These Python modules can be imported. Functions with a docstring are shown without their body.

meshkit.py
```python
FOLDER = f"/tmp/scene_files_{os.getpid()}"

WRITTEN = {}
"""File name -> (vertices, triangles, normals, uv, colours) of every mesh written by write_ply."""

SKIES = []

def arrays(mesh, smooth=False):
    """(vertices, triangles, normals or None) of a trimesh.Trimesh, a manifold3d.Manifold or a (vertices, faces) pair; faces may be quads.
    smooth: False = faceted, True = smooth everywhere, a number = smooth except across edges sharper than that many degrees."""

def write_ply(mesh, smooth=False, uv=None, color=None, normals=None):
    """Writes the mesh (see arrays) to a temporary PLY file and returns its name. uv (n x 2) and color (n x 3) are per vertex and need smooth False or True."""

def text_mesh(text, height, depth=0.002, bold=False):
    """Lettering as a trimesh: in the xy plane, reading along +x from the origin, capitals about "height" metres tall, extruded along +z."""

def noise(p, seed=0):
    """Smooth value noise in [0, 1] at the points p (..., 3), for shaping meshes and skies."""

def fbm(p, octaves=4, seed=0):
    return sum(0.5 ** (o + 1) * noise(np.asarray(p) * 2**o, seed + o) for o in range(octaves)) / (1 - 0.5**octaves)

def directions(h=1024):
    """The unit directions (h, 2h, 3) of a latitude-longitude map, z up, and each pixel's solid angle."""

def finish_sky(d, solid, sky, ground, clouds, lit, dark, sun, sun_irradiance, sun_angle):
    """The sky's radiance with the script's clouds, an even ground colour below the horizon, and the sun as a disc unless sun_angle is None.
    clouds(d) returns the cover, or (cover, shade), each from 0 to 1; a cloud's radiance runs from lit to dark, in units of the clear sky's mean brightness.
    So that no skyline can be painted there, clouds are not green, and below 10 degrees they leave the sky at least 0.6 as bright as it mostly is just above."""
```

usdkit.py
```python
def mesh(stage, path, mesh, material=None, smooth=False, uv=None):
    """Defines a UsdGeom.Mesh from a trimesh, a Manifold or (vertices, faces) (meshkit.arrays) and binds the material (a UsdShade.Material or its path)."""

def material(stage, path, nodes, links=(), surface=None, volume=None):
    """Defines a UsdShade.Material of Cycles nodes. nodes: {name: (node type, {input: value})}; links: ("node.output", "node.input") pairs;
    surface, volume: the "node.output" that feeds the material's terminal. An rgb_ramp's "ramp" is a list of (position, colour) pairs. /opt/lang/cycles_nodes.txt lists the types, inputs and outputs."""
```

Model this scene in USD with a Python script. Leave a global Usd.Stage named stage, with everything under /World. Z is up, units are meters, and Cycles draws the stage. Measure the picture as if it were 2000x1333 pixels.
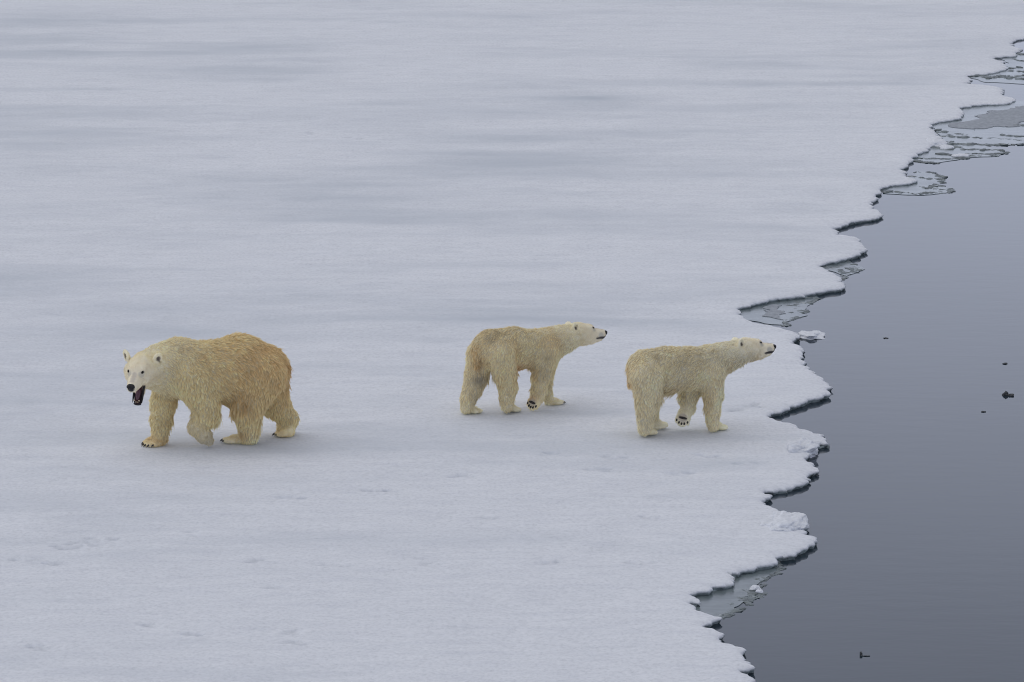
import math, numpy as np, trimesh, shapely, usdkit, meshkit
from scipy.spatial import Delaunay, cKDTree
from shapely.geometry import Polygon, LineString
from pxr import Usd, UsdGeom, UsdLux, UsdShade, Sdf, Gf, Vt

stage = Usd.Stage.CreateInMemory()
UsdGeom.SetStageUpAxis(stage, "Z")
UsdGeom.Xform.Define(stage, "/World"); UsdGeom.Scope.Define(stage, "/World/Looks")
# ---------------------------------------------------------------- camera, sky, sun, exposure
F_PX, CAM_H, PITCH = 9000.0, 10.5, math.radians(11.33)        # long lens from a ship's deck (pixels of the 2000 px wide photograph)
cam = UsdGeom.Camera.Define(stage, "/World/camera")
cam.CreateHorizontalApertureAttr(36.0); cam.CreateVerticalApertureAttr(24.0)
cam.CreateFocalLengthAttr(36.0 * F_PX / 2000)
cam.CreateClippingRangeAttr(Gf.Vec2f(1, 10000)); cam.CreateExposureAttr(0.0)
cam.AddTranslateOp().Set(Gf.Vec3d(0, 0, CAM_H)); cam.AddRotateXOp().Set(90 - math.degrees(PITCH))
SUN_DIR = np.array([-0.34, 0.16, 0.93]); SUN_DIR /= np.linalg.norm(SUN_DIR)     # towards the sun, behind the cloud, high on the left
SKY_STRENGTH, CLOUD = 0.085, (6.05, 6.5, 7.95)
usdkit.material(stage, "/World/Looks/sky", {
    "sky": ("sky_texture", {"sky_type": "single_scattering", "sun_disc": False, "sun_elevation": math.asin(SUN_DIR[2]), "sun_rotation": math.atan2(SUN_DIR[0], SUN_DIR[1])}),
    "tc": ("texture_coordinate", {}), "mp": ("mapping", {"scale": (1.0, 1.0, 2.5)}),
    "n": ("noise_texture", {"scale": 2.2, "detail": 4.0, "roughness": 0.55}),
    "tone": ("rgb_ramp", {"ramp": [(0.25, tuple(0.9 * c for c in CLOUD)), (0.75, tuple(1.1 * c for c in CLOUD))]}),
    "sep": ("separate_xyz", {}), "low": ("rgb_ramp", {"ramp": [(0.0, (2.0,) * 3), (0.12, (1.86,) * 3), (0.17, (1.66,) * 3), (0.27, (1.14,) * 3), (0.45, (0.54,) * 3), (1.0, (0.40,) * 3)]}),   # sky graded by elevation, brightest low down
    "grad": ("mix_color", {"blend_type": "multiply", "fac": 1.0, "use_clamp": False}),
    "mix": ("mix_color", {"fac": 0.96, "use_clamp": False}),
    "bg": ("background_shader", {"strength": SKY_STRENGTH})},
    [("tc.generated", "mp.vector"), ("mp.vector", "n.vector"), ("n.fac", "tone.fac"), ("sky.color", "mix.a"), ("tc.generated", "sep.vector"), ("sep.z", "low.fac"), ("tone.color", "grad.a"), ("low.color", "grad.b"), ("grad.result", "mix.b"), ("mix.result", "bg.color")], surface="bg.background")
dome = UsdLux.DomeLight.Define(stage, "/World/sky")
UsdShade.MaterialBindingAPI.Apply(dome.GetPrim()).Bind(UsdShade.Material.Get(stage, "/World/Looks/sky"))
dome.GetPrim().SetCustomDataByKey("kind", "structure"); dome.GetPrim().SetCustomDataByKey("label", "even grey overcast arctic sky")
sun = UsdLux.DistantLight.Define(stage, "/World/sun")
sun.CreateIntensityAttr(0.31); sun.CreateAngleAttr(90.0); sun.CreateNormalizeAttr(True); sun.CreateColorAttr(Gf.Vec3f(1.0, 0.985, 0.965))
_q = Gf.Rotation(Gf.Vec3d(0, 0, 1), Gf.Vec3d(*map(float, SUN_DIR)))
sun.AddTransformOp().Set(Gf.Matrix4d(_q, Gf.Vec3d(0, 0, 60)))

# ---------------------------------------------------------------- helpers
rng = np.random.default_rng(7)
used = {}
def numbered(parent, name):
    k = used.get((parent, name), 0); used[(parent, name)] = k + 1
    return f"{parent}/{name}" + (f"_{k:03d}" if k else "")
def tag(prim, label=None, category=None, group=None, kind=None):
    for k, v in (("label", label), ("category", category), ("group", group), ("kind", kind)):
        if v: prim.SetCustomDataByKey(k, v)
    return prim
def thing(name, label, category, loc=(0, 0, 0), rotz=0.0, group=None):
    x = UsdGeom.Xform.Define(stage, numbered("/World", name))
    x.AddTranslateOp().Set(Gf.Vec3d(*map(float, loc))); x.AddRotateZOp().Set(math.degrees(rotz))
    return tag(x.GetPrim(), label, category, group)
def obj(name, mesh, mat, parent=None, smooth=False, color=None, attrs=None, label=None):
    path = numbered(str(parent.GetPath()) if parent else "/World", name)
    m = usdkit.mesh(stage, path, mesh, "/World/Looks/" + mat, smooth=smooth)
    pv = UsdGeom.PrimvarsAPI(m)
    if color is not None: pv.CreatePrimvar("tint", Sdf.ValueTypeNames.Color3fArray, "vertex").Set(Vt.Vec3fArray.FromNumpy(np.asarray(color, np.float32)))
    for k, v in (attrs or {}).items(): pv.CreatePrimvar(k, Sdf.ValueTypeNames.FloatArray, "vertex").Set(Vt.FloatArray.FromNumpy(np.asarray(v, np.float32)))
    if label: tag(m.GetPrim(), label)
    return m.GetPrim()
def ray(px, py):
    x, y = (px - 1000) / F_PX, (666.5 - py) / F_PX
    return np.array([x, math.cos(PITCH) + y * math.sin(PITCH), -math.sin(PITCH) + y * math.cos(PITCH)])
def ground(px, py, z=0.0):
    r = ray(px, py); return np.array([0, 0, CAM_H]) + r * (z - CAM_H) / r[2]
def zoomed(ox, oy, s):                      # points measured in an enlarged piece of the photograph -> photograph pixels
    return lambda pts: [(ox + x / s, oy + y / s) for x, y in pts]
WATER_Z = -0.078

# ---------------------------------------------------------------- materials
L = "/World/Looks/"
usdkit.material(stage, L + "snow", {
    "geo": ("geometry", {}), "thin": ("attribute", {"attribute": "thin"}), "wet": ("attribute", {"attribute": "wet"}),
    "m1": ("mapping", {"scale": (1.0, 0.8, 1.0)}), "grain": ("noise_texture", {"scale": 26.0, "detail": 3.0, "roughness": 0.65}),
    "m2": ("mapping", {"scale": (0.8, 2.6, 1.0)}), "rip": ("noise_texture", {"scale": 5.0, "detail": 4.0, "roughness": 0.6}),
    "graincol": ("rgb_ramp", {"ramp": [(0.25, (0.61, 0.628, 0.66)), (0.5, (0.715, 0.73, 0.765)), (0.8, (0.79, 0.803, 0.835))]}),
    "m3": ("mapping", {"scale": (1.5, 5.5, 1.0)}), "streak": ("noise_texture", {"scale": 1.0, "detail": 6.0, "roughness": 0.68}), "streakcol": ("rgb_ramp", {"ramp": [(0.30, (0.92, 0.925, 0.94)), (0.5, (0.99, 0.99, 0.99)), (0.72, (1.04, 1.04, 1.035))]}),
    "mul": ("mix_color", {"blend_type": "multiply", "fac": 1.0, "use_clamp": False}),
    "mixthin": ("mix_color", {"b": (0.50, 0.535, 0.585)}),
    "wetn": ("noise_texture", {"scale": 14.0, "detail": 3.0}),
    "wetcol": ("rgb_ramp", {"ramp": [(0.3, (0.13, 0.16, 0.17)), (0.7, (0.33, 0.385, 0.395))]}),
    "mixwet": ("mix_color", {}), "rough": ("map_range", {"from_min": 0.0, "from_max": 1.0, "to_min": 0.8, "to_max": 0.3}),
    "bsum": ("math", {"math_type": "multiply_add", "value2": 0.35}),
    "bump": ("bump", {"strength": 0.55, "distance": 0.03}),
    "p": ("principled_bsdf", {"specular_ior_level": 0.25})},
    [("geo.position", "m1.vector"), ("geo.position", "m2.vector"), ("m1.vector", "grain.vector"), ("m2.vector", "rip.vector"), ("geo.position", "wetn.vector"),
     ("grain.fac", "graincol.fac"), ("geo.position", "m3.vector"), ("m3.vector", "streak.vector"), ("streak.fac", "streakcol.fac"), ("graincol.color", "mul.a"), ("streakcol.color", "mul.b"), ("mul.result", "mixthin.a"), ("thin.fac", "mixthin.fac"), ("wetn.fac", "wetcol.fac"),
     ("mixthin.result", "mixwet.a"), ("wetcol.color", "mixwet.b"), ("wet.fac", "mixwet.fac"), ("mixwet.result", "p.base_color"),
     ("wet.fac", "rough.value"), ("rough.result", "p.roughness"),
     ("grain.fac", "bsum.value1"), ("rip.fac", "bsum.value3"), ("bsum.value", "bump.height"), ("bump.normal", "p.normal")], surface="p.BSDF")
usdkit.material(stage, L + "water", {
    "geo": ("geometry", {}), "m": ("mapping", {"scale": (0.7, 1.6, 1.0)}), "n": ("noise_texture", {"scale": 2.4, "detail": 4.0, "roughness": 0.6}),
    "bump": ("bump", {"strength": 0.03, "distance": 0.02}),
    "p": ("principled_bsdf", {"base_color": (0.010, 0.018, 0.026), "roughness": 0.03, "ior": 1.333, "specular_ior_level": 0.5})},
    [("geo.position", "m.vector"), ("m.vector", "n.vector"), ("n.fac", "bump.height"), ("bump.normal", "p.normal")], surface="p.BSDF")
def rough_mat(name, stops, scale, rough, bump=0.4, detail=4.0, stretch=(1, 1, 1), spec=0.5):
    usdkit.material(stage, L + name, {
        "geo": ("geometry", {}), "m": ("mapping", {"scale": stretch}), "n": ("noise_texture", {"scale": scale, "detail": detail, "roughness": 0.6}), "r": ("rgb_ramp", {"ramp": stops}),
        "bump": ("bump", {"strength": bump, "distance": 0.01}), "p": ("principled_bsdf", {"roughness": rough, "specular_ior_level": spec})},
        [("geo.position", "m.vector"), ("m.vector", "n.vector"), ("n.fac", "r.fac"), ("r.color", "p.base_color"), ("n.fac", "bump.height"), ("bump.normal", "p.normal")], surface="p.BSDF")
rough_mat("thin_ice", [(0.3, (0.07, 0.092, 0.097)), (0.7, (0.18, 0.212, 0.22))], 3.5, 0.2, 0.08, stretch=(0.6, 1.2, 1))
rough_mat("grease_ice", [(0.35, (0.19, 0.21, 0.235)), (0.65, (0.33, 0.355, 0.385))], 22, 0.55, 0.3)
rough_mat("slush", [(0.35, (0.06, 0.075, 0.08)), (0.62, (0.17, 0.20, 0.205)), (0.75, (0.42, 0.45, 0.47))], 7, 0.4, 0.3)
rough_mat("clear_snow", [(0.3, (0.60, 0.62, 0.655)), (0.7, (0.76, 0.775, 0.81))], 26, 0.8, 0.5)
rough_mat("dark_ice", [(0.3, (0.015, 0.017, 0.02)), (0.7, (0.06, 0.065, 0.07))], 40, 0.4)
rough_mat("black_skin", [(0.3, (0.010, 0.010, 0.012)), (0.7, (0.03, 0.028, 0.03))], 60, 0.42, spec=0.22)
rough_mat("pad_skin", [(0.3, (0.020, 0.018, 0.018)), (0.7, (0.085, 0.075, 0.07))], 60, 0.8, spec=0.15)
rough_mat("claw_horn", [(0.3, (0.012, 0.010, 0.010)), (0.7, (0.05, 0.04, 0.035))], 60, 0.3)
rough_mat("mouth_flesh", [(0.3, (0.030, 0.012, 0.016)), (0.7, (0.075, 0.028, 0.034))], 30, 0.3)
rough_mat("tongue_flesh", [(0.3, (0.055, 0.020, 0.032)), (0.7, (0.12, 0.05, 0.065))], 40, 0.35)
rough_mat("tooth", [(0.3, (0.55, 0.40, 0.25)), (0.7, (0.75, 0.66, 0.5))], 30, 0.3, 0.1)
usdkit.material(stage, L + "eye_dark", {"p": ("principled_bsdf", {"base_color": (0.010, 0.007, 0.006), "roughness": 0.25, "specular_ior_level": 0.15})}, surface="p.BSDF")
usdkit.material(stage, L + "hide", {"a": ("attribute", {"attribute": "tint"}), "p": ("principled_bsdf", {"roughness": 0.85, "specular_ior_level": 0.15})}, [("a.color", "p.base_color")], surface="p.BSDF")
usdkit.material(stage, L + "fur", {"a": ("attribute", {"attribute": "tint"}), "d": ("diffuse_bsdf", {}), "t": ("translucent_bsdf", {}), "mix": ("mix_closure", {"fac": 0.42})},
    [("a.color", "d.color"), ("a.color", "t.color"), ("d.BSDF", "mix.closure1"), ("t.BSDF", "mix.closure2")], surface="mix.closure")

# ---------------------------------------------------------------- the ice floe and the sea
z5, z4, z6, z7 = zoomed(1640, 40, 3.703), zoomed(1400, 380, 4.444), zoomed(1440, 640, 3.331), zoomed(1300, 960, 3.5725)
edge_px = [(2130, 40), (2050, 60)] + z5([(1333, 105), (1250, 140), (1240, 155), (1265, 178), (1305, 185), (1278, 212), (1275, 235), (1190, 241), (1090, 250), (1160, 268), (1180, 284), (1225, 316), (1150, 340), (1110, 360), (1010, 366), (905, 380),
    (955, 408), (890, 432), (980, 441), (1100, 455), (1190, 475), (1212, 490), (1175, 515), (1215, 535), (1265, 550), (1200, 580), (1050, 583), (875, 606), (910, 640), (905, 665), (860, 685), (760, 705), (665, 721), (650, 745), (668, 772), (700, 800), (740, 830), (742, 858), (690, 884),
    (650, 905), (600, 930), (545, 965), (490, 1020), (445, 1055), (500, 1075), (440, 1096), (530, 1130), (505, 1158), (390, 1166), (310, 1185), (290, 1222), (242, 1275), (236, 1312)]) \
  + z4([(1352, 60), (1380, 110), (1408, 140), (1420, 175), (1300, 193), (1200, 213), (1110, 240), (1005, 270), (1022, 292), (1072, 332), (1200, 360), (1262, 402), (1312, 440), (1310, 464), (1288, 482), (1170, 523), (1060, 553), (950, 570), (890, 620), (1000, 660), (1080, 700), (1100, 742), (1126, 775),
    (1060, 793), (960, 812), (850, 830), (690, 868), (480, 893), (300, 943), (185, 963), (218, 985), (150, 1018), (202, 1046), (330, 1098), (480, 1120), (600, 1148), (690, 1180), (720, 1215), (660, 1245), (690, 1285)]) \
  + z6([(380, 96), (425, 128), (410, 150), (435, 170), (415, 195), (462, 205), (430, 228), (470, 242), (462, 258), (512, 290), (560, 338), (600, 388), (605, 418), (580, 433), (480, 463), (380, 494), (300, 523), (190, 545), (205, 575), (255, 584), (300, 598), (380, 618), (428, 652), (490, 668), (552, 690), (577, 718), (577, 740), (512, 744), (500, 780), (440, 818), (482, 858), (492, 885), (526, 928), (470, 942), (500, 966), (445, 974), (440, 998), (350, 1028), (255, 1036), (170, 1046), (205, 1082), (160, 1118)]) \
  + z7([(740, 76), (792, 96), (850, 140), (960, 200), (996, 268), (985, 286), (1056, 310), (1048, 335), (985, 350), (965, 378), (900, 404), (905, 428), (780, 444), (772, 478), (680, 504), (590, 520), (500, 535), (482, 552), (430, 546), (482, 580), (430, 574), (472, 598), (482, 624), (340, 640), (330, 660), (180, 694), (212, 712), (276, 736), (260, 758), (185, 752), (230, 800), (252, 824), (362, 856), (310, 888), (300, 928), (370, 958), (382, 1000), (345, 1010), (450, 1054), (512, 1070), (536, 1108), (528, 1144), (596, 1170), (600, 1208), (520, 1238), (600, 1275), (632, 1300), (600, 1336), (520, 1380), (640, 1440), (700, 1560), (620, 1700), (760, 1900)])
edge = np.array([ground(x, y)[:2] for x, y in edge_px])
def resample(p, step):
    s = np.r_[0, np.cumsum(np.linalg.norm(np.diff(p, axis=0), axis=1))]
    t = np.arange(0, s[-1], step)
    return np.c_[np.interp(t, s, p[:, 0]), np.interp(t, s, p[:, 1])]
def chaikin(p):
    q = np.empty((2 * len(p) - 2, 2)); q[0::2] = 0.8 * p[:-1] + 0.2 * p[1:]; q[1::2] = 0.2 * p[:-1] + 0.8 * p[1:]
    return q
edge = resample(chaikin(edge), 0.012)
def fb2(p, scale, octaves, seed):
    q = np.c_[p[:, 0] * scale[0], p[:, 1] * scale[1], np.zeros(len(p))]
    return meshkit.fbm(q, octaves, seed) - 0.5
edge += np.c_[fb2(edge, (3.2, 3.2), 4, 3), fb2(edge, (3.2, 3.2), 4, 9)] * [0.16, 0.12] + np.c_[fb2(edge, (13, 10), 3, 13), fb2(edge, (13, 10), 3, 19)] * [0.13, 0.09]
outer = np.array([(2.2, 12), (2.0, -40), (-1500, -60), (-2600, 2600), (600, 2600), (60, 330), (16, 95)])
floe = Polygon(np.vstack([edge, outer])).buffer(0)
if floe.geom_type != "Polygon": floe = max(floe.geoms, key=lambda g: g.area)
ring = np.array(floe.exterior.coords)
shore = resample(ring[(ring[:, 1] > 8) & (ring[:, 1] < 120) & (np.abs(ring[:, 0]) < 30)], 0.01)
tree_edge = cKDTree(shore)
def signed(p):
    d, _ = tree_edge.query(p, workers=-1)
    return np.where(shapely.contains_xy(floe, p[:, 0], p[:, 1]), d, -d)
pts = []
y = 34.0
while y < 96:
    half = y * 0.116 + 0.6
    dx = 0.055 if y < 60 else 0.075
    xs = np.arange(-half, half, dx)
    pts.append(np.c_[xs + rng.uniform(-.3, .3, len(xs)) * dx, y + rng.uniform(-.3, .3, len(xs)) * 0.085])
    y += 0.085 if y < 60 else 0.13
inner = np.vstack(pts)
far = []
for r in np.geomspace(6, 3000, 60):
    a = np.linspace(0, 2 * np.pi, 90, endpoint=False) + r
    far.append(np.c_[r * np.cos(a), 40 + r * np.sin(a)])
far = np.vstack(far)
far = far[(far[:, 1] < 33.5) | (far[:, 1] > 96.5) | (np.abs(far[:, 0]) > far[:, 1] * 0.116 + 0.9)]
rim = [resample(np.array(g.exterior.coords), 0.022) for u in (0.2, 0.12, 0.06, 0.03, 0.012, 0.0, -0.02, -0.04, -0.06, -0.1)
       for G in [floe.buffer(-u, join_style="round", quad_segs=4) if u else floe] for g in getattr(G, "geoms", [G])]
rim = np.vstack(rim)
rim = rim[(rim[:, 1] > 10) & (rim[:, 1] < 110) & (np.abs(rim[:, 0]) < 25)]
pit_px = [(148, 1066, 6), (170, 1060, 5), (60, 1096, 3), (105, 1100, 2), (495, 1094, 2), (665, 1103, 3), (830, 1098, 4), (370, 1040, 2), (205, 1052, 4), (380, 1235, 2), (575, 1235, 2), (575, 1255, 3), (80, 1266, 3), (310, 1218, 2), (1370, 890, 3), (1200, 893, 3), (1170, 915, 3), (1070, 885, 3), (690, 266, 2), (620, 258, 2), (960, 1010, 3), (1270, 1010, 3), (1480, 905, 4), (720, 960, 4), (550, 972, 4), (1330, 925, 3), (1260, 1098, 3), (1080, 1095, 3), (540, 1145, 2), (745, 960, 3), (900, 930, 2), (1440, 800, 4), (1480, 792, 4)]
pit_c = np.vstack([[ground(x + rng.normal(0, 9 + 2 * n), y + rng.normal(0, 1.8))[:2] for _ in range(n + 1)] for x, y, n in pit_px]); pit_r = rng.uniform(0.028, 0.055, len(pit_c)); pit_a = rng.uniform(.35, 1.0, len(pit_c))
_g = np.stack(np.meshgrid(np.arange(-.16, .161, .022), np.arange(-.14, .141, .022)), -1).reshape(-1, 2)
inner = np.vstack([inner[cKDTree(pit_c).query(inner)[0] > .15]] + [c_ + _g + rng.uniform(-.004, .004, _g.shape) for c_ in pit_c])
base = np.vstack([inner, far]); sd_b = signed(base)
base = base[sd_b > 0.24]
P2 = np.vstack([base, rim]); P2 = P2[np.unique(np.round(P2 / 0.004).astype(np.int64), axis=0, return_index=True)[1]]
sd = signed(P2)
keep = sd > -0.125
P2, sd = P2[keep], sd[keep]
tri = Delaunay(P2).simplices
c = P2[tri].mean(1); longest = np.max([np.linalg.norm(P2[tri[:, a]] - P2[tri[:, b]], axis=1) for a, b in ((0, 1), (1, 2), (2, 0))], axis=0)
in_near = (c[:, 1] > 10) & (c[:, 1] < 110) & (np.abs(c[:, 0]) < 25)
sd_c = signed(c)
tri = tri[np.where(in_near, sd_c > -0.11, sd_c > 0)]
nrm = np.cross(np.c_[P2[tri[:, 1]] - P2[tri[:, 0]], np.zeros(len(tri))], np.c_[P2[tri[:, 2]] - P2[tri[:, 0]], np.zeros(len(tri))])[:, 2]
tri[nrm < 0] = tri[nrm < 0][:, ::-1]
# edge profile: rounded snow lip over an undercut wet wall
uu = np.array([-0.13, -0.10, -0.06, -0.04, -0.02, 0.0, 0.012, 0.03, 0.06, 0.12, 0.25])
off = np.array([0.05, 0.05, 0.042, 0.028, 0.010, 0.003, 0.013, 0.03, 0.06, 0.12, 0.25])
zz = np.array([-0.40, -0.30, -0.11, -0.072, -0.055, -0.038, -0.024, -0.015, -0.008, -0.002, 0.0])
feet = np.array([ground(x, y)[:2] for x, y in [(301, 873), (470, 865), (410, 868), (551, 853), (930, 806), (1000, 805), (1090, 790), (1035, 803), (1262, 850), (1290, 838), (1410, 840), (1330, 836)]])
d_feet = cKDTree(feet).query(P2)[0]
calm = 1 - np.exp(-(d_feet / 0.35) ** 2)
near = np.clip(1 - (np.hypot(P2[:, 0], P2[:, 1] - 55) - 60) / 200, 0, 1)
inland = np.clip(sd / 0.6, 0, 1)
lo = fb2(P2, (0.35, 0.22), 3, 21); mid = fb2(P2, (1.3, 1.5), 3, 5); hi = fb2(P2, (5, 6), 2, 8)
pits = np.zeros(len(P2))
for c_, r_, a_ in zip(pit_c, pit_r, pit_a): pits = np.maximum(pits, a_ * np.exp(-((P2[:, 0] - c_[0]) / (r_ * 1.5)) ** 2 - ((P2[:, 1] - c_[1]) / r_) ** 2))
Z = near * calm * (0.05 * lo * inland + 0.05 * mid * (0.3 + 0.7 * inland) + 0.016 * hi) - 0.045 * np.clip(pits, 0, 1.2) - 0.026 * np.clip((P2[:, 1] - 52) / 22, 0, 1)
shift, prof = np.interp(sd, uu, off) - sd, np.interp(sd, uu, zz)
eps = 0.01
_, near_i = tree_edge.query(P2)
away = P2 - shore[near_i]; away /= np.linalg.norm(away, axis=1, keepdims=True) + 1e-9
grad = np.where(sd[:, None] >= 0, away, -away)
edge_zone = (np.abs(sd) < 0.25) & (P2[:, 1] > 8) & (P2[:, 1] < 120)
XY = P2 + np.where(edge_zone[:, None], grad * shift[:, None], 0)
wall_noise = fb2(P2, (22, 22), 2, 31) * 0.05 * np.clip((0.03 - sd) / 0.05, 0, 1)
XY = XY + grad * wall_noise[:, None] * edge_zone[:, None]
Z = Z + np.where(edge_zone, prof, 0)
wet = np.clip((0.004 - sd) / 0.022, 0, 1) * edge_zone
# grey, thinner snow in long wind-drawn patches
thin = np.clip(fb2(P2, (0.10, 0.16), 4, 40) * 1.1 + fb2(P2, (0.26, 1.1), 5, 44) * 1.25 + 0.10, 0, 0.85)
thin += fb2(P2, (0.45, 2.0), 4, 50) * 0.7
for x, y, ax, ay, a in [(1165, 190, 0.8, 0.7, .95), (150, 38, 1.6, 1.3, .55), (300, 100, 3, 1.5, .25), (620, 395, 3, 1.6, .35), (700, 650, 3.4, 1.6, .15), (600, 872, 0.9, .35, .45), (1470, 905, 0.5, .25, .4), (1440, 795, 0.55, .25, .45), (450, 880, .7, .22, .35), (900, 620, 2, .6, .15), (1740, 330, .5, .7, .3), (1100, 270, 3, 1.5, .2)]:  # includes grey patches under and just right of the mother
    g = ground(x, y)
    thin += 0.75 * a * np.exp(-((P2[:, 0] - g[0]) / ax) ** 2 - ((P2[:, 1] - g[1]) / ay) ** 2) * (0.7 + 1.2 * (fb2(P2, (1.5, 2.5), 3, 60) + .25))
thin = np.clip(thin, 0, 1) * np.clip(0.25 + sd / 1.2, 0, 1) + 0.5 * np.clip(pits, 0, 1) * 0.6
sheet = obj("ice_sheet", (np.c_[XY, Z], tri), "snow", smooth=True, attrs={"thin": np.clip(thin, 0, 1), "wet": wet})
tag(sheet, "flat white snow-covered sea ice with a ragged undercut edge", kind="structure")
s = 3000.0
water = obj("water", (np.array([[-s, -s, WATER_Z], [s, -s, WATER_Z], [s, s, WATER_Z], [-s, s, WATER_Z]]), np.array([[0, 1, 2], [0, 2, 3]])), "water")
tag(water, "calm grey sea reflecting the overcast sky", kind="structure")

# ---------------------------------------------------------------- thin ice shelves with slush along the floe's edge
ICO = trimesh.creation.icosahedron()
def chunks(points, sizes, flat=0.30, z=WATER_Z):
    V, Fc, n = [], [], 0
    for (x, y), s_ in zip(points, sizes):
        v = np.array(ICO.vertices) * rng.uniform(0.65, 1.25, (12, 1))
        a = rng.uniform(0, 6.28); R = np.array([[math.cos(a), -math.sin(a), 0], [math.sin(a), math.cos(a), 0], [0, 0, 1]])
        v = (v * [s_ * rng.uniform(1, 1.7), s_ * rng.uniform(.7, 1.1), s_ * flat]) @ R.T + [x, y, z + s_ * flat * rng.uniform(-.2, .45)]
        V.append(v); Fc.append(np.array(ICO.faces) + n); n += 12
    return np.vstack(V), np.vstack(Fc)
def wpoly(px_pts): return Polygon([ground(x, y, WATER_Z)[:2] for x, y in px_pts]).buffer(0)
def wline(px_pts, w): return LineString([ground(x, y, WATER_Z)[:2] for x, y in px_pts]).buffer(w * 0.55)
def scatter(poly, count):
    x0, y0, x1, y1 = poly.bounds
    out = np.zeros((0, 2))
    while len(out) < count:
        q = rng.uniform((x0, y0), (x1, y1), (4 * count + 50, 2))
        out = np.vstack([out, q[shapely.contains_xy(poly, q[:, 0], q[:, 1])]])
    return out[:count]
def ragged(poly, amp, step=0.03):
    p = resample(np.array(poly.exterior.coords), step)
    p = p + np.c_[fb2(p, (4, 4), 3, 70), fb2(p, (4, 4), 3, 71)] * amp * 2
    g = Polygon(p).buffer(0)
    return g if g.geom_type == "Polygon" else max(g.geoms, key=lambda q: q.area)
def plate(poly, z, t):
    m = trimesh.creation.extrude_polygon(poly, t, engine="earcut"); m.apply_translation([0, 0, z]); return m
def shelf(label, film_px, dark, size, density, pale=(), grease=(), group="thin ice shelves along the edge of the floe"):
    film = ragged(wpoly(film_px), 0.06)
    cx, cy = film.centroid.x, film.centroid.y
    t = thing("thin_ice_shelf", label, "ice shelf", (cx, cy, WATER_Z), group=None)
    def local(m):
        if isinstance(m, tuple): return m[0] - [cx, cy, WATER_Z], m[1]
        m.apply_translation([-cx, -cy, -WATER_Z]); return m
    obj("ice_film", local(plate(film, WATER_Z - 0.04, 0.046)), "thin_ice", t)
    for k, g in enumerate(grease): obj("grease_ice_patch", local(plate(ragged(wpoly(g), 0.32), WATER_Z + 0.001, 0.010)), "grease_ice", t)
    P, S = [], []
    for d in dark:
        n = max(6, int(d.area * density)); q = scatter(d, n); P.append(q); S.append(np.exp(np.clip(rng.normal(math.log(size * .55), 0.5, n), -9, math.log(size * 1.5))))
    prim = obj("slush_rim", local(chunks(np.vstack(P), np.concatenate(S))), "slush", t); tag(prim, kind="stuff")
    for (x, y, sx, sy, h) in pale:
        g = ground(x, y, WATER_Z); v = trimesh.creation.icosphere(3).vertices; f = trimesh.creation.icosphere(3).faces
        v = v * [sx, sy, h] * (0.7 + 0.7 * meshkit.fbm(v * 1.9 + x, 3, 3)[:, None]) + [g[0], g[1], WATER_Z + 0.01]
        obj("snow_lump", local((v, f)), "clear_snow", t, smooth=40)
zA, zB, zD, zE, zF = zoomed(1340, 1060, 7.405), zoomed(1440, 540, 8.886), zoomed(1690, 280, 10.526), zoomed(1780, 180, 9.09), zoomed(1860, 60, 9.52)
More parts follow.
